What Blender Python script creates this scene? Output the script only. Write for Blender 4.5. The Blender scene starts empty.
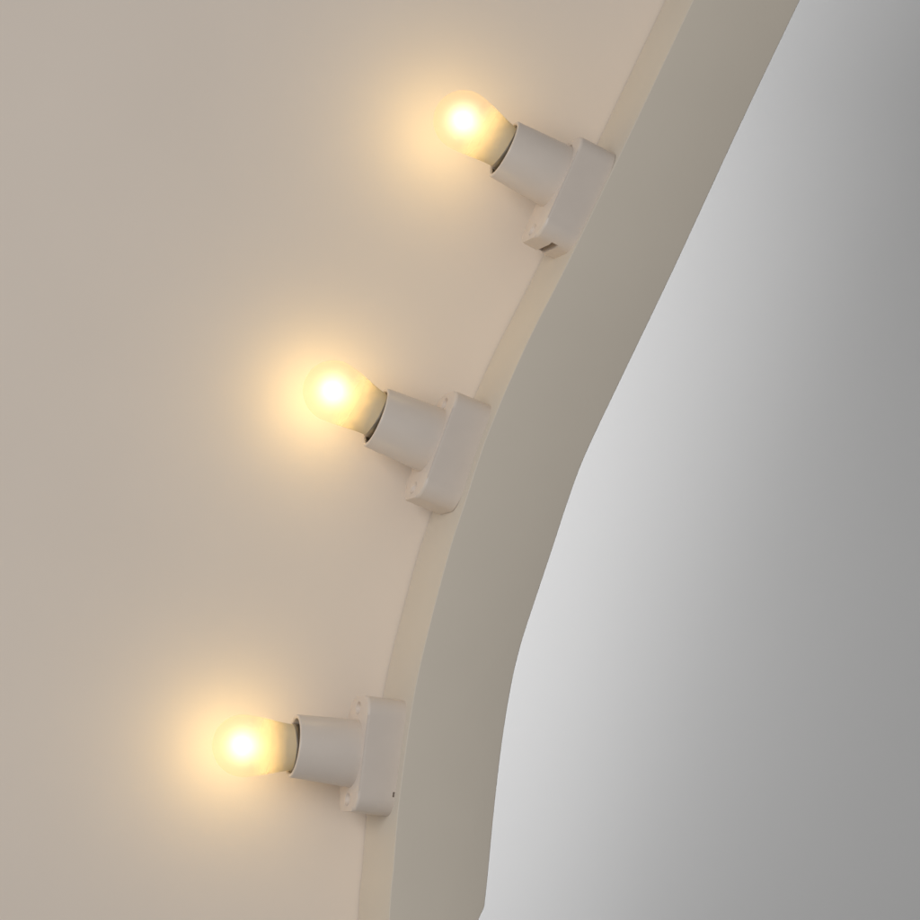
import bpy, bmesh, math
from mathutils import Vector, Matrix

scene = bpy.context.scene
COL = scene.collection
U = 0.0004                                   # metres per unit (0.4 mm); the sign is drawn in these units

# ------------------------------------------------------------------ camera
DIST = 4000 * U
YAW, PITCH = math.radians(15.6), math.radians(4.8)
cd = bpy.data.cameras.new('camera')
cam = bpy.data.objects.new('camera', cd)
COL.objects.link(cam)
VIEW = Vector((math.sin(YAW) * math.cos(PITCH), math.cos(YAW) * math.cos(PITCH), math.sin(PITCH)))
cam.location = -DIST * VIEW
cam.rotation_euler = VIEW.to_track_quat('-Z', 'Y').to_euler()
cd.sensor_width = 36
cd.lens = 36 * 4000 / 920
cd.clip_start, cd.clip_end = 0.01, 100
scene.camera = cam
ROT = cam.rotation_euler.to_matrix()

# ------------------------------------------------------------------ world, lamps, exposure
world = bpy.data.worlds.new('World')
scene.world = world
world.use_nodes = True
world.node_tree.nodes['Background'].inputs[0].default_value = (1.0, 0.99, 0.97, 1)
world.node_tree.nodes['Background'].inputs[1].default_value = 0.25


def area_lamp(name, loc, target, size, power, color=(1, 1, 1)):
    ld = bpy.data.lights.new(name, 'AREA')
    ld.shape, ld.size, ld.energy, ld.color = 'DISK', size, power, color
    o = bpy.data.objects.new(name, ld)
    COL.objects.link(o)
    o.location = loc
    o.rotation_euler = (Vector(target) - Vector(loc)).to_track_quat('-Z', 'Y').to_euler()
    return o


area_lamp('softbox', (-1.65, -1.8, 0.4), (0, 0, 0), 1.3, 26.9, (1, 0.99, 0.975))
rear = area_lamp('rear_fill', (0.083, 0.085, 0.03), (0.083, 1.0, 0.03), 0.016, 0.78)   # unseen strip added behind the sign to grade the wall's brightness
rear.data.shape, rear.data.size_y, rear.data.spread = 'RECTANGLE', 0.70, math.radians(150)
rear.rotation_euler = (math.radians(90), math.radians(14), 0)

vs = scene.view_settings
vs.view_transform, vs.look, vs.exposure, vs.gamma = 'Standard', 'None', 0, 1
vs.use_curve_mapping = False
scene.render.engine = 'CYCLES'
scene.cycles.use_denoising = True
scene.cycles.max_bounces = 10
scene.cycles.transparent_max_bounces = 16
scene.cycles.volume_step_rate = 0.3
scene.cycles.sample_clamp_indirect = 4


# ------------------------------------------------------------------ helpers
def at(px, py, y=0.0):
    """point of the upright plane Y = y (units) met by the sight line through a pixel of the 920-pixel frame"""
    d = ROT @ Vector(((px - 460) / 4000, (460 - py) / 4000, -1))
    t = (y * U - cam.location.y) / d.y
    p = cam.location + d * t
    return Vector((p.x / U, p.z / U))


def obj(name, bm, mat, parent=None, smooth=True, angle=35):
    bmesh.ops.recalc_face_normals(bm, faces=bm.faces)
    me = bpy.data.meshes.new(name)
    bm.to_mesh(me)
    bm.free()
    me.materials.append(mat)
    if smooth:
        for p in me.polygons:
            p.use_smooth = True
        me.set_sharp_from_angle(angle=math.radians(angle))
    o = bpy.data.objects.new(name, me)
    COL.objects.link(o)
    o.parent = parent
    return o


def empty(name, label, cat, group=None):
    o = bpy.data.objects.new(name, None)
    o.empty_display_size = 0.01
    COL.objects.link(o)
    o['label'], o['category'] = label, cat
    if group:
        o['group'] = group
    return o


def node_mat(name):
    m = bpy.data.materials.new(name)
    m.use_nodes = True
    nt = m.node_tree
    return m, nt, nt.nodes['Principled BSDF']


def paint(name, color, rough=0.5, vary=0.03, scale=40, bump=0.05, bump_scale=900, spec=0.3, stretch=(1, 1, 1)):
    m, nt, b = node_mat(name)
    N, L = nt.nodes, nt.links
    tc = N.new('ShaderNodeTexCoord')
    mp = N.new('ShaderNodeMapping')
    mp.inputs['Scale'].default_value = stretch
    L.new(tc.outputs['Object'], mp.inputs[0])
    n = N.new('ShaderNodeTexNoise')
    n.inputs['Scale'].default_value, n.inputs['Detail'].default_value = scale, 5
    L.new(mp.outputs[0], n.inputs['Vector'])
    r = N.new('ShaderNodeValToRGB')
    r.color_ramp.elements[0].position, r.color_ramp.elements[1].position = 0.3, 0.7
    r.color_ramp.elements[0].color = tuple(c * (1 - vary) for c in color) + (1,)
    r.color_ramp.elements[1].color = tuple(min(1, c * (1 + vary)) for c in color) + (1,)
    L.new(n.outputs['Fac'], r.inputs[0])
    L.new(r.outputs[0], b.inputs['Base Color'])
    b.inputs['Roughness'].default_value = rough
    b.inputs['Specular IOR Level'].default_value = spec
    n2 = N.new('ShaderNodeTexNoise')
    n2.inputs['Scale'].default_value, n2.inputs['Detail'].default_value = bump_scale, 3
    L.new(mp.outputs[0], n2.inputs['Vector'])
    bp = N.new('ShaderNodeBump')
    bp.inputs['Strength'].default_value, bp.inputs['Distance'].default_value = bump, 0.0004
    L.new(n2.outputs['Fac'], bp.inputs['Height'])
    L.new(bp.outputs[0], b.inputs['Normal'])
    return m


M_PANEL = paint('panel_paint', (0.785, 0.70, 0.622), rough=0.55, vary=0.012, scale=14)
M_RIM = paint('rim_paint', (0.632, 0.572, 0.49), rough=0.6, vary=0.012, scale=30, bump=0.08, bump_scale=500)
M_HOLDER = paint('holder_porcelain', (0.665, 0.59, 0.527), rough=0.35, vary=0.015, scale=120, spec=0.4, bump=0.03)
M_WALL = paint('backdrop_paper', (0.585, 0.588, 0.594), rough=0.9, vary=0.006, scale=10, spec=0.1)

M_METAL, nt, b = node_mat('contact_metal')
b.inputs['Base Color'].default_value = (0.32, 0.29, 0.25, 1)
b.inputs['Metallic'].default_value = 1
b.inputs['Roughness'].default_value = 0.4

BULB_COLOR = (1.0, 0.735, 0.25)

# frosted glass: clear to light at the ball, denser towards the neck, with a matt outer skin
M_GLASS = bpy.data.materials.new('frosted_glass')
M_GLASS.use_nodes = True
nt = M_GLASS.node_tree
nt.nodes.clear()


def gnode(kind, **inp):
    n = nt.nodes.new(kind)
    for k, v_ in inp.items():
        n.inputs[k].default_value = v_
    return n


def gmix(fac, s1, s2):
    n = nt.nodes.new('ShaderNodeMixShader')
    if isinstance(fac, float):
        n.inputs[0].default_value = fac
    else:
        nt.links.new(fac, n.inputs[0])
    nt.links.new(s1, n.inputs[1])
    nt.links.new(s2, n.inputs[2])
    return n.outputs[0]


tc = gnode('ShaderNodeTexCoord')
sx = gnode('ShaderNodeSeparateXYZ')
nt.links.new(tc.outputs['Object'], sx.inputs[0])
dens = gnode('ShaderNodeMapRange')
dens.interpolation_type = 'SMOOTHSTEP'
dens.inputs['From Min'].default_value, dens.inputs['From Max'].default_value = 25 * U, 60 * U
dens.inputs['To Min'].default_value, dens.inputs['To Max'].default_value = 0.97, 0.11
nt.links.new(sx.outputs['Z'], dens.inputs['Value'])
tr = gnode('ShaderNodeBsdfTransparent', Color=(0.96, 0.92, 0.93, 1))
df = gnode('ShaderNodeBsdfDiffuse', Color=(0.63, 0.55, 0.42, 1))
tl = gnode('ShaderNodeBsdfTranslucent', Color=(0.9, 0.82, 0.62, 1))
gl = gnode('ShaderNodeBsdfGlossy', Roughness=0.35)
body = gmix(0.052, df.outputs[0], tl.outputs[0])
body = gmix(dens.outputs[0], tr.outputs[0], body)
body = gmix(0.03, body, gl.outputs[0])
out = gnode('ShaderNodeOutputMaterial')
nt.links.new(body, out.inputs[0])

# the burning filament's glow: an emitting volume that thins out from its centre
GLOW_R = 29.5
M_GLOW = bpy.data.materials.new('filament_glow')
M_GLOW.use_nodes = True
nt = M_GLOW.node_tree
nt.nodes.clear()
out = nt.nodes.new('ShaderNodeOutputMaterial')
em = nt.nodes.new('ShaderNodeEmission')
em.inputs[0].default_value = (1.0, 0.87, 0.6, 1)
tc = nt.nodes.new('ShaderNodeTexCoord')
ln = nt.nodes.new('ShaderNodeVectorMath')
ln.operation = 'LENGTH'
mr = nt.nodes.new('ShaderNodeMapRange')
mr.inputs['From Min'].default_value, mr.inputs['From Max'].default_value = 0, GLOW_R * U
mr.inputs['To Min'].default_value, mr.inputs['To Max'].default_value = 1, 0
pw = nt.nodes.new('ShaderNodeMath')
pw.operation = 'POWER'
pw.inputs[1].default_value = 2.2
ml = nt.nodes.new('ShaderNodeMath')
ml.operation = 'MULTIPLY'
ml.inputs[1].default_value = 240
nt.links.new(tc.outputs['Object'], ln.inputs[0])
nt.links.new(ln.outputs['Value'], mr.inputs['Value'])
nt.links.new(mr.outputs[0], pw.inputs[0])
nt.links.new(pw.outputs[0], ml.inputs[0])
nt.links.new(ml.outputs[0], em.inputs['Strength'])
nt.links.new(em.outputs[0], out.inputs['Volume'])


# ------------------------------------------------------------------ backdrop
bm = bmesh.new()
v = [bm.verts.new(p) for p in ((-3, 0.30, -3), (3, 0.30, -3), (3, 0.30, 3), (-3, 0.30, 3))]
bm.faces.new(v)
backdrop = obj('backdrop', bm, M_WALL, smooth=False)
backdrop['kind'] = 'structure'


# ------------------------------------------------------------------ the sign: rim and back panel
def catmull(pts, n=14):
    P = [Vector(p) for p in pts]
    P = [2 * P[0] - P[1]] + P + [2 * P[-1] - P[-2]]
    res = []
    for i in range(1, len(P) - 2):
        a, b_, c, d = P[i - 1:i + 3]
        for k in range(n):
            t = k / n
            res.append(0.5 * ((2 * b_) + (c - a) * t + (2 * a - 5 * b_ + 4 * c - d) * t * t
                              + (3 * b_ - a - 3 * c + d) * t ** 3))
    res.append(P[-2])
    return res


WALL_D = 123
inner_px = [(820, -270), (693, 0), (623, 148), (568, 262), (526, 345), (488, 433), (463, 508), (450, 548),
            (429, 627), (413, 700), (399, 800), (393, 870), (389, 920), (378, 1150)]
outer_px = [(930, -270), (800, 0), (745, 115), (708, 195), (670, 277), (612, 398), (584, 458), (567, 504), (554, 544),
            (538, 592), (522, 641), (512, 682), (503, 736), (495, 802), (487.5, 880), (484.5, 907), (478, 921),
            (467, 1150)]
inner = catmull([at(*p) for p in inner_px])
outer = catmull([at(*p) for p in outer_px[:-3]], 10) + [at(*p) for p in outer_px[-3:]]

sign = empty('light_up_sign', 'large cream painted light-up sign with a curved raised rim', 'sign')

bm = bmesh.new()
loop = inner + outer[::-1]
f = [bm.verts.new((p.x * U, 0, p.y * U)) for p in loop]
bk = [bm.verts.new((p.x * U, WALL_D * U, p.y * U)) for p in loop]
front = bm.faces.new(f)
bm.faces.new(bk[::-1])
for i in range(len(loop)):
    j = (i + 1) % len(loop)
    bm.faces.new((f[j], f[i], bk[i], bk[j]))
bmesh.ops.recalc_face_normals(bm, faces=bm.faces)
bmesh.ops.bevel(bm, geom=[e for e in front.edges], offset=1.0 * U, segments=3, affect='EDGES', profile=0.5)
rim = obj('rim', bm, M_RIM, sign)

# back panel: a sheet from far left of the picture to beneath the rim, set into the wall by its own thickness
bm = bmesh.new()
edge = [Vector((p.x + 25, p.y)) for p in inner]
loop = [Vector((-1100, edge[0].y))] + edge + [Vector((-1100, edge[-1].y))]
f = [bm.verts.new((p.x * U, (WALL_D + 1.8) * U, p.y * U)) for p in loop]
bk = [bm.verts.new((p.x * U, (WALL_D + 18) * U, p.y * U)) for p in loop]
bm.faces.new(f)
bm.faces.new(bk[::-1])
for i in range(len(loop)):
    j = (i + 1) % len(loop)
    bm.faces.new((f[j], f[i], bk[i], bk[j]))
obj('back_panel', bm, M_PANEL, sign)


# ------------------------------------------------------------------ lamp fixtures
# local frame: +Z leaves the rim wall towards the bulb, X runs along the rim, Y goes deeper into the sign
BL, BD, BT = 116, 80, 40                   # base: length, depth, thickness
SOCK = 63                                  # socket length above the base


def rounded_rect(l, d, r, n=8):
    pts = []
    for cx, cy, a0 in ((l / 2 - r, d / 2 - r, 0), (-l / 2 + r, d / 2 - r, 90), (-l / 2 + r, -d / 2 + r, 180),
                       (l / 2 - r, -d / 2 + r, 270)):
        for k in range(n + 1):
            a = math.radians(a0 + 90 * k / n)
            pts.append((cx + r * math.cos(a), cy + r * math.sin(a)))
    return pts


def prism(pts, z0, z1):
    bm = bmesh.new()
    lo = [bm.verts.new((x * U, y * U, z0 * U)) for x, y in pts]
    hi = [bm.verts.new((x * U, y * U, z1 * U)) for x, y in pts]
    bm.faces.new(lo[::-1])
    top = bm.faces.new(hi)
    for i in range(len(pts)):
        j = (i + 1) % len(pts)
        bm.faces.new((lo[i], lo[j], hi[j], hi[i]))
    return bm, top


def lathe(prof, n=64):
    bm = bmesh.new()
    rings = []
    for r, z in prof:
        if r < 1e-6:
            rings.append([bm.verts.new((0, 0, z * U))])
        else:
            rings.append([bm.verts.new((r * U * math.cos(2 * math.pi * k / n), r * U * math.sin(2 * math.pi * k / n),
                                        z * U)) for k in range(n)])
    for a, b_ in zip(rings, rings[1:]):
        for k in range(n):
            k2 = (k + 1) % n
            if len(a) == 1:
                bm.faces.new((a[0], b_[k2], b_[k]))
            elif len(b_) == 1:
                bm.faces.new((a[k], a[k2], b_[0]))
            else:
                bm.faces.new((a[k], a[k2], b_[k2], b_[k]))
    return bm


def cut(o, cutters):
    """carve holes for good and drop the cutting shapes"""
    for c in cutters:
        md = o.modifiers.new('cut', 'BOOLEAN')
        md.operation, md.solver, md.object = 'DIFFERENCE', 'EXACT', c
    bpy.context.view_layer.update()
    ev = o.evaluated_get(bpy.context.evaluated_depsgraph_get())
    me = bpy.data.meshes.new_from_object(ev)
    o.modifiers.clear()
    o.data = me
    for p in me.polygons:
        p.use_smooth = True
    me.set_sharp_from_angle(angle=math.radians(35))
    for c in cutters:
        bpy.data.objects.remove(c)


def make_base(parent, slot=False, notch=False):
    bm, top = prism(rounded_rect(BL, BD, 20), 0, BT)
    bmesh.ops.bevel(bm, geom=list(top.edges), offset=3.2 * U, segments=4, affect='EDGES', profile=0.5)
    o = obj('base', bm, M_HOLDER, parent)
    cs = []
    for sx in (-1, 1):
        cb = lathe([(0, 22), (5.5, 22), (5.5, 36), (9.5, BT + 0.8), (9.5, BT + 6), (0, BT + 6)], 40)
        bmesh.ops.scale(cb, vec=(0.75, 1.1, 1), verts=cb.verts)
        bmesh.ops.translate(cb, vec=(sx * 46 * U, 2 * U, 0), verts=cb.verts)
        cs.append(obj('hole', cb, M_HOLDER))
    if slot:
        cb = bmesh.new()
        bmesh.ops.create_cube(cb, size=1)
        bmesh.ops.scale(cb, vec=(30 * U, 60 * U, 7.5 * U), verts=cb.verts)
        bmesh.ops.translate(cb, vec=(-BL / 2 * U, 2 * U, 19 * U), verts=cb.verts)
        cs.append(obj('hole', cb, M_HOLDER))
    if notch:
        cb = bmesh.new()
        bmesh.ops.create_cube(cb, size=1)
        bmesh.ops.scale(cb, vec=(5 * U, 7 * U, 2 * U), verts=cb.verts)
        bmesh.ops.translate(cb, vec=(-37 * U, -BD / 2 * U, 4 * U), verts=cb.verts)
        cs.append(obj('hole', cb, M_HOLDER))
    cut(o, cs)
    return o


def bulb_profile(z0):
    """pear-shaped glass from deep in the neck (z0 = socket mouth) up to the tip"""
    R, c, r0 = 31.0, z0 + 50, 23.0
    a0 = -math.atan2(R - r0, 50) * 1.0             # where the straight flank touches the ball
    prof = [(0, z0 - 12), (20, z0 - 12), (21.6, z0 - 10), (22, z0 - 6), (r0, z0)]
    r1, z1 = R * math.cos(a0), c + R * math.sin(a0)
    for k in range(1, 8):
        f = k / 8
        prof.append((r0 + (r1 - r0) * (f + 0.10 * math.sin(2 * math.pi * f) * -0.5), z0 + (z1 - z0) * f))
    for k in range(0, 29):
        a = a0 + (math.pi / 2 - a0) * k / 28
        prof.append((R * math.cos(a) if k < 28 else 0, c + R * math.sin(a)))
    return prof


GROUP = 'bulb holders along the inside of the curved rim'


def make_fixture(label, slot, notch, shift, tilt, tab):
    """shift: how far the socket stands off the base's middle; tilt: how crookedly the bulb is screwed in"""
    t = empty('bulb_holder', label, 'light fixture', GROUP)
    make_base(t, slot, notch)
    m = SOCK
    prof = [(0, -3), (34.5, -3), (34.2, 0), (31.6, m - 1.6), (31.1, m - 0.5), (30.2, m), (28.8, m),
            (27.9, m - 0.6), (27.4, m - 2), (27.4, m - 40), (0, m - 40)]
    sk = obj('socket', lathe(prof, 72), M_HOLDER, t, angle=50)
    sk.location = Vector((shift, 0, BT)) * U
    # springy metal contact standing inside the socket mouth
    bm = bmesh.new()
    bmesh.ops.create_cube(bm, size=1)
    bmesh.ops.scale(bm, vec=(1.6 * U, 9 * U, 34 * U), verts=bm.verts)
    bmesh.ops.translate(bm, vec=(25.6 * U, 0, (m - 18) * U), verts=bm.verts)
    bmesh.ops.rotate(bm, cent=(0, 0, 0), matrix=Matrix.Rotation(math.radians(tab), 3, 'Z'), verts=bm.verts)
    obj('contact', bm, M_METAL, sk, smooth=False)
    # the bulb turns about a point down in the socket
    bl = obj('bulb', lathe(bulb_profile(20), 64), M_GLASS, t, angle=80)
    bl.location = Vector((shift, 0, BT + m - 20)) * U
    bl.rotation_euler = (0, math.radians(tilt), 0)
    obj('screw_cap', lathe([(0, -18), (18, -18)] + [(22.5 + (0.9 if k % 2 else -0.6), -16 + k * 2.2)
                                                    for k in range(13)] + [(23.9, 14), (23.9, 20.4), (23.2, 21.2), (20, 21.2)], 48), M_METAL, bl)
    bm = bmesh.new()
    bmesh.ops.create_uvsphere(bm, u_segments=32, v_segments=16, radius=GLOW_R * U)
    g = obj('filament_glow', bm, M_GLOW, bl)
    g.location = (0, 0, 70 * U)
    ld = bpy.data.lights.new('bulb_light', 'POINT')
    ld.energy, ld.color, ld.shadow_soft_size = 0.0345, BULB_COLOR, 9 * U
    lo = bpy.data.objects.new('bulb_light', ld)
    COL.objects.link(lo)
    lo.parent = bl
    lo.location = (0, 0, 70 * U)
    return t


def place(t, px, py, turn=0.0, sink=2.0, inset=1):
    """seat the base on the rim's inner wall at the spot nearest to a pixel"""
    q = at(px, py)
    i = min(range(2, len(inner) - 2), key=lambda k: (inner[k] - q).length)
    a, b_ = inner[i - 2], inner[i + 2]
    tan = (a - b_).normalized()                       # up along the rim
    nrm = Vector((-tan.y, tan.x))                     # into the sign (left)
    if nrm.x > 0:
        nrm = -nrm
    foot = q + (inner[i] - q).dot(nrm) * nrm
    r = Matrix.Rotation(math.radians(turn), 2)
    tan, nrm2 = r @ tan, r @ nrm
    X, Z = Vector((tan.x, 0, tan.y)), Vector((nrm2.x, 0, nrm2.y))
    Y = Z.cross(X)
    p = foot - nrm * sink
    mtx = Matrix((X, Y, Z)).transposed().to_4x4()
    mtx.translation = Vector((p.x, BD / 2 + inset, p.y)) * U
    t.matrix_world = mtx


place(make_fixture('white bulb holder with a dark slot in its lower end, highest on the rim', True, False, 15, 6, 150),
      597, 200, 1.5, 0.8, 6)
place(make_fixture('white bulb holder with lit frosted bulb, between the slotted holder and the lowest one', False, False, 6, 7, 150),
      478, 454, -1.2, 1.6, 21)
place(make_fixture('white bulb holder lowest on the rim, its lit bulb pointing almost level', False, True, 0, -5, 40),
      400, 757, 1, 2, 17)
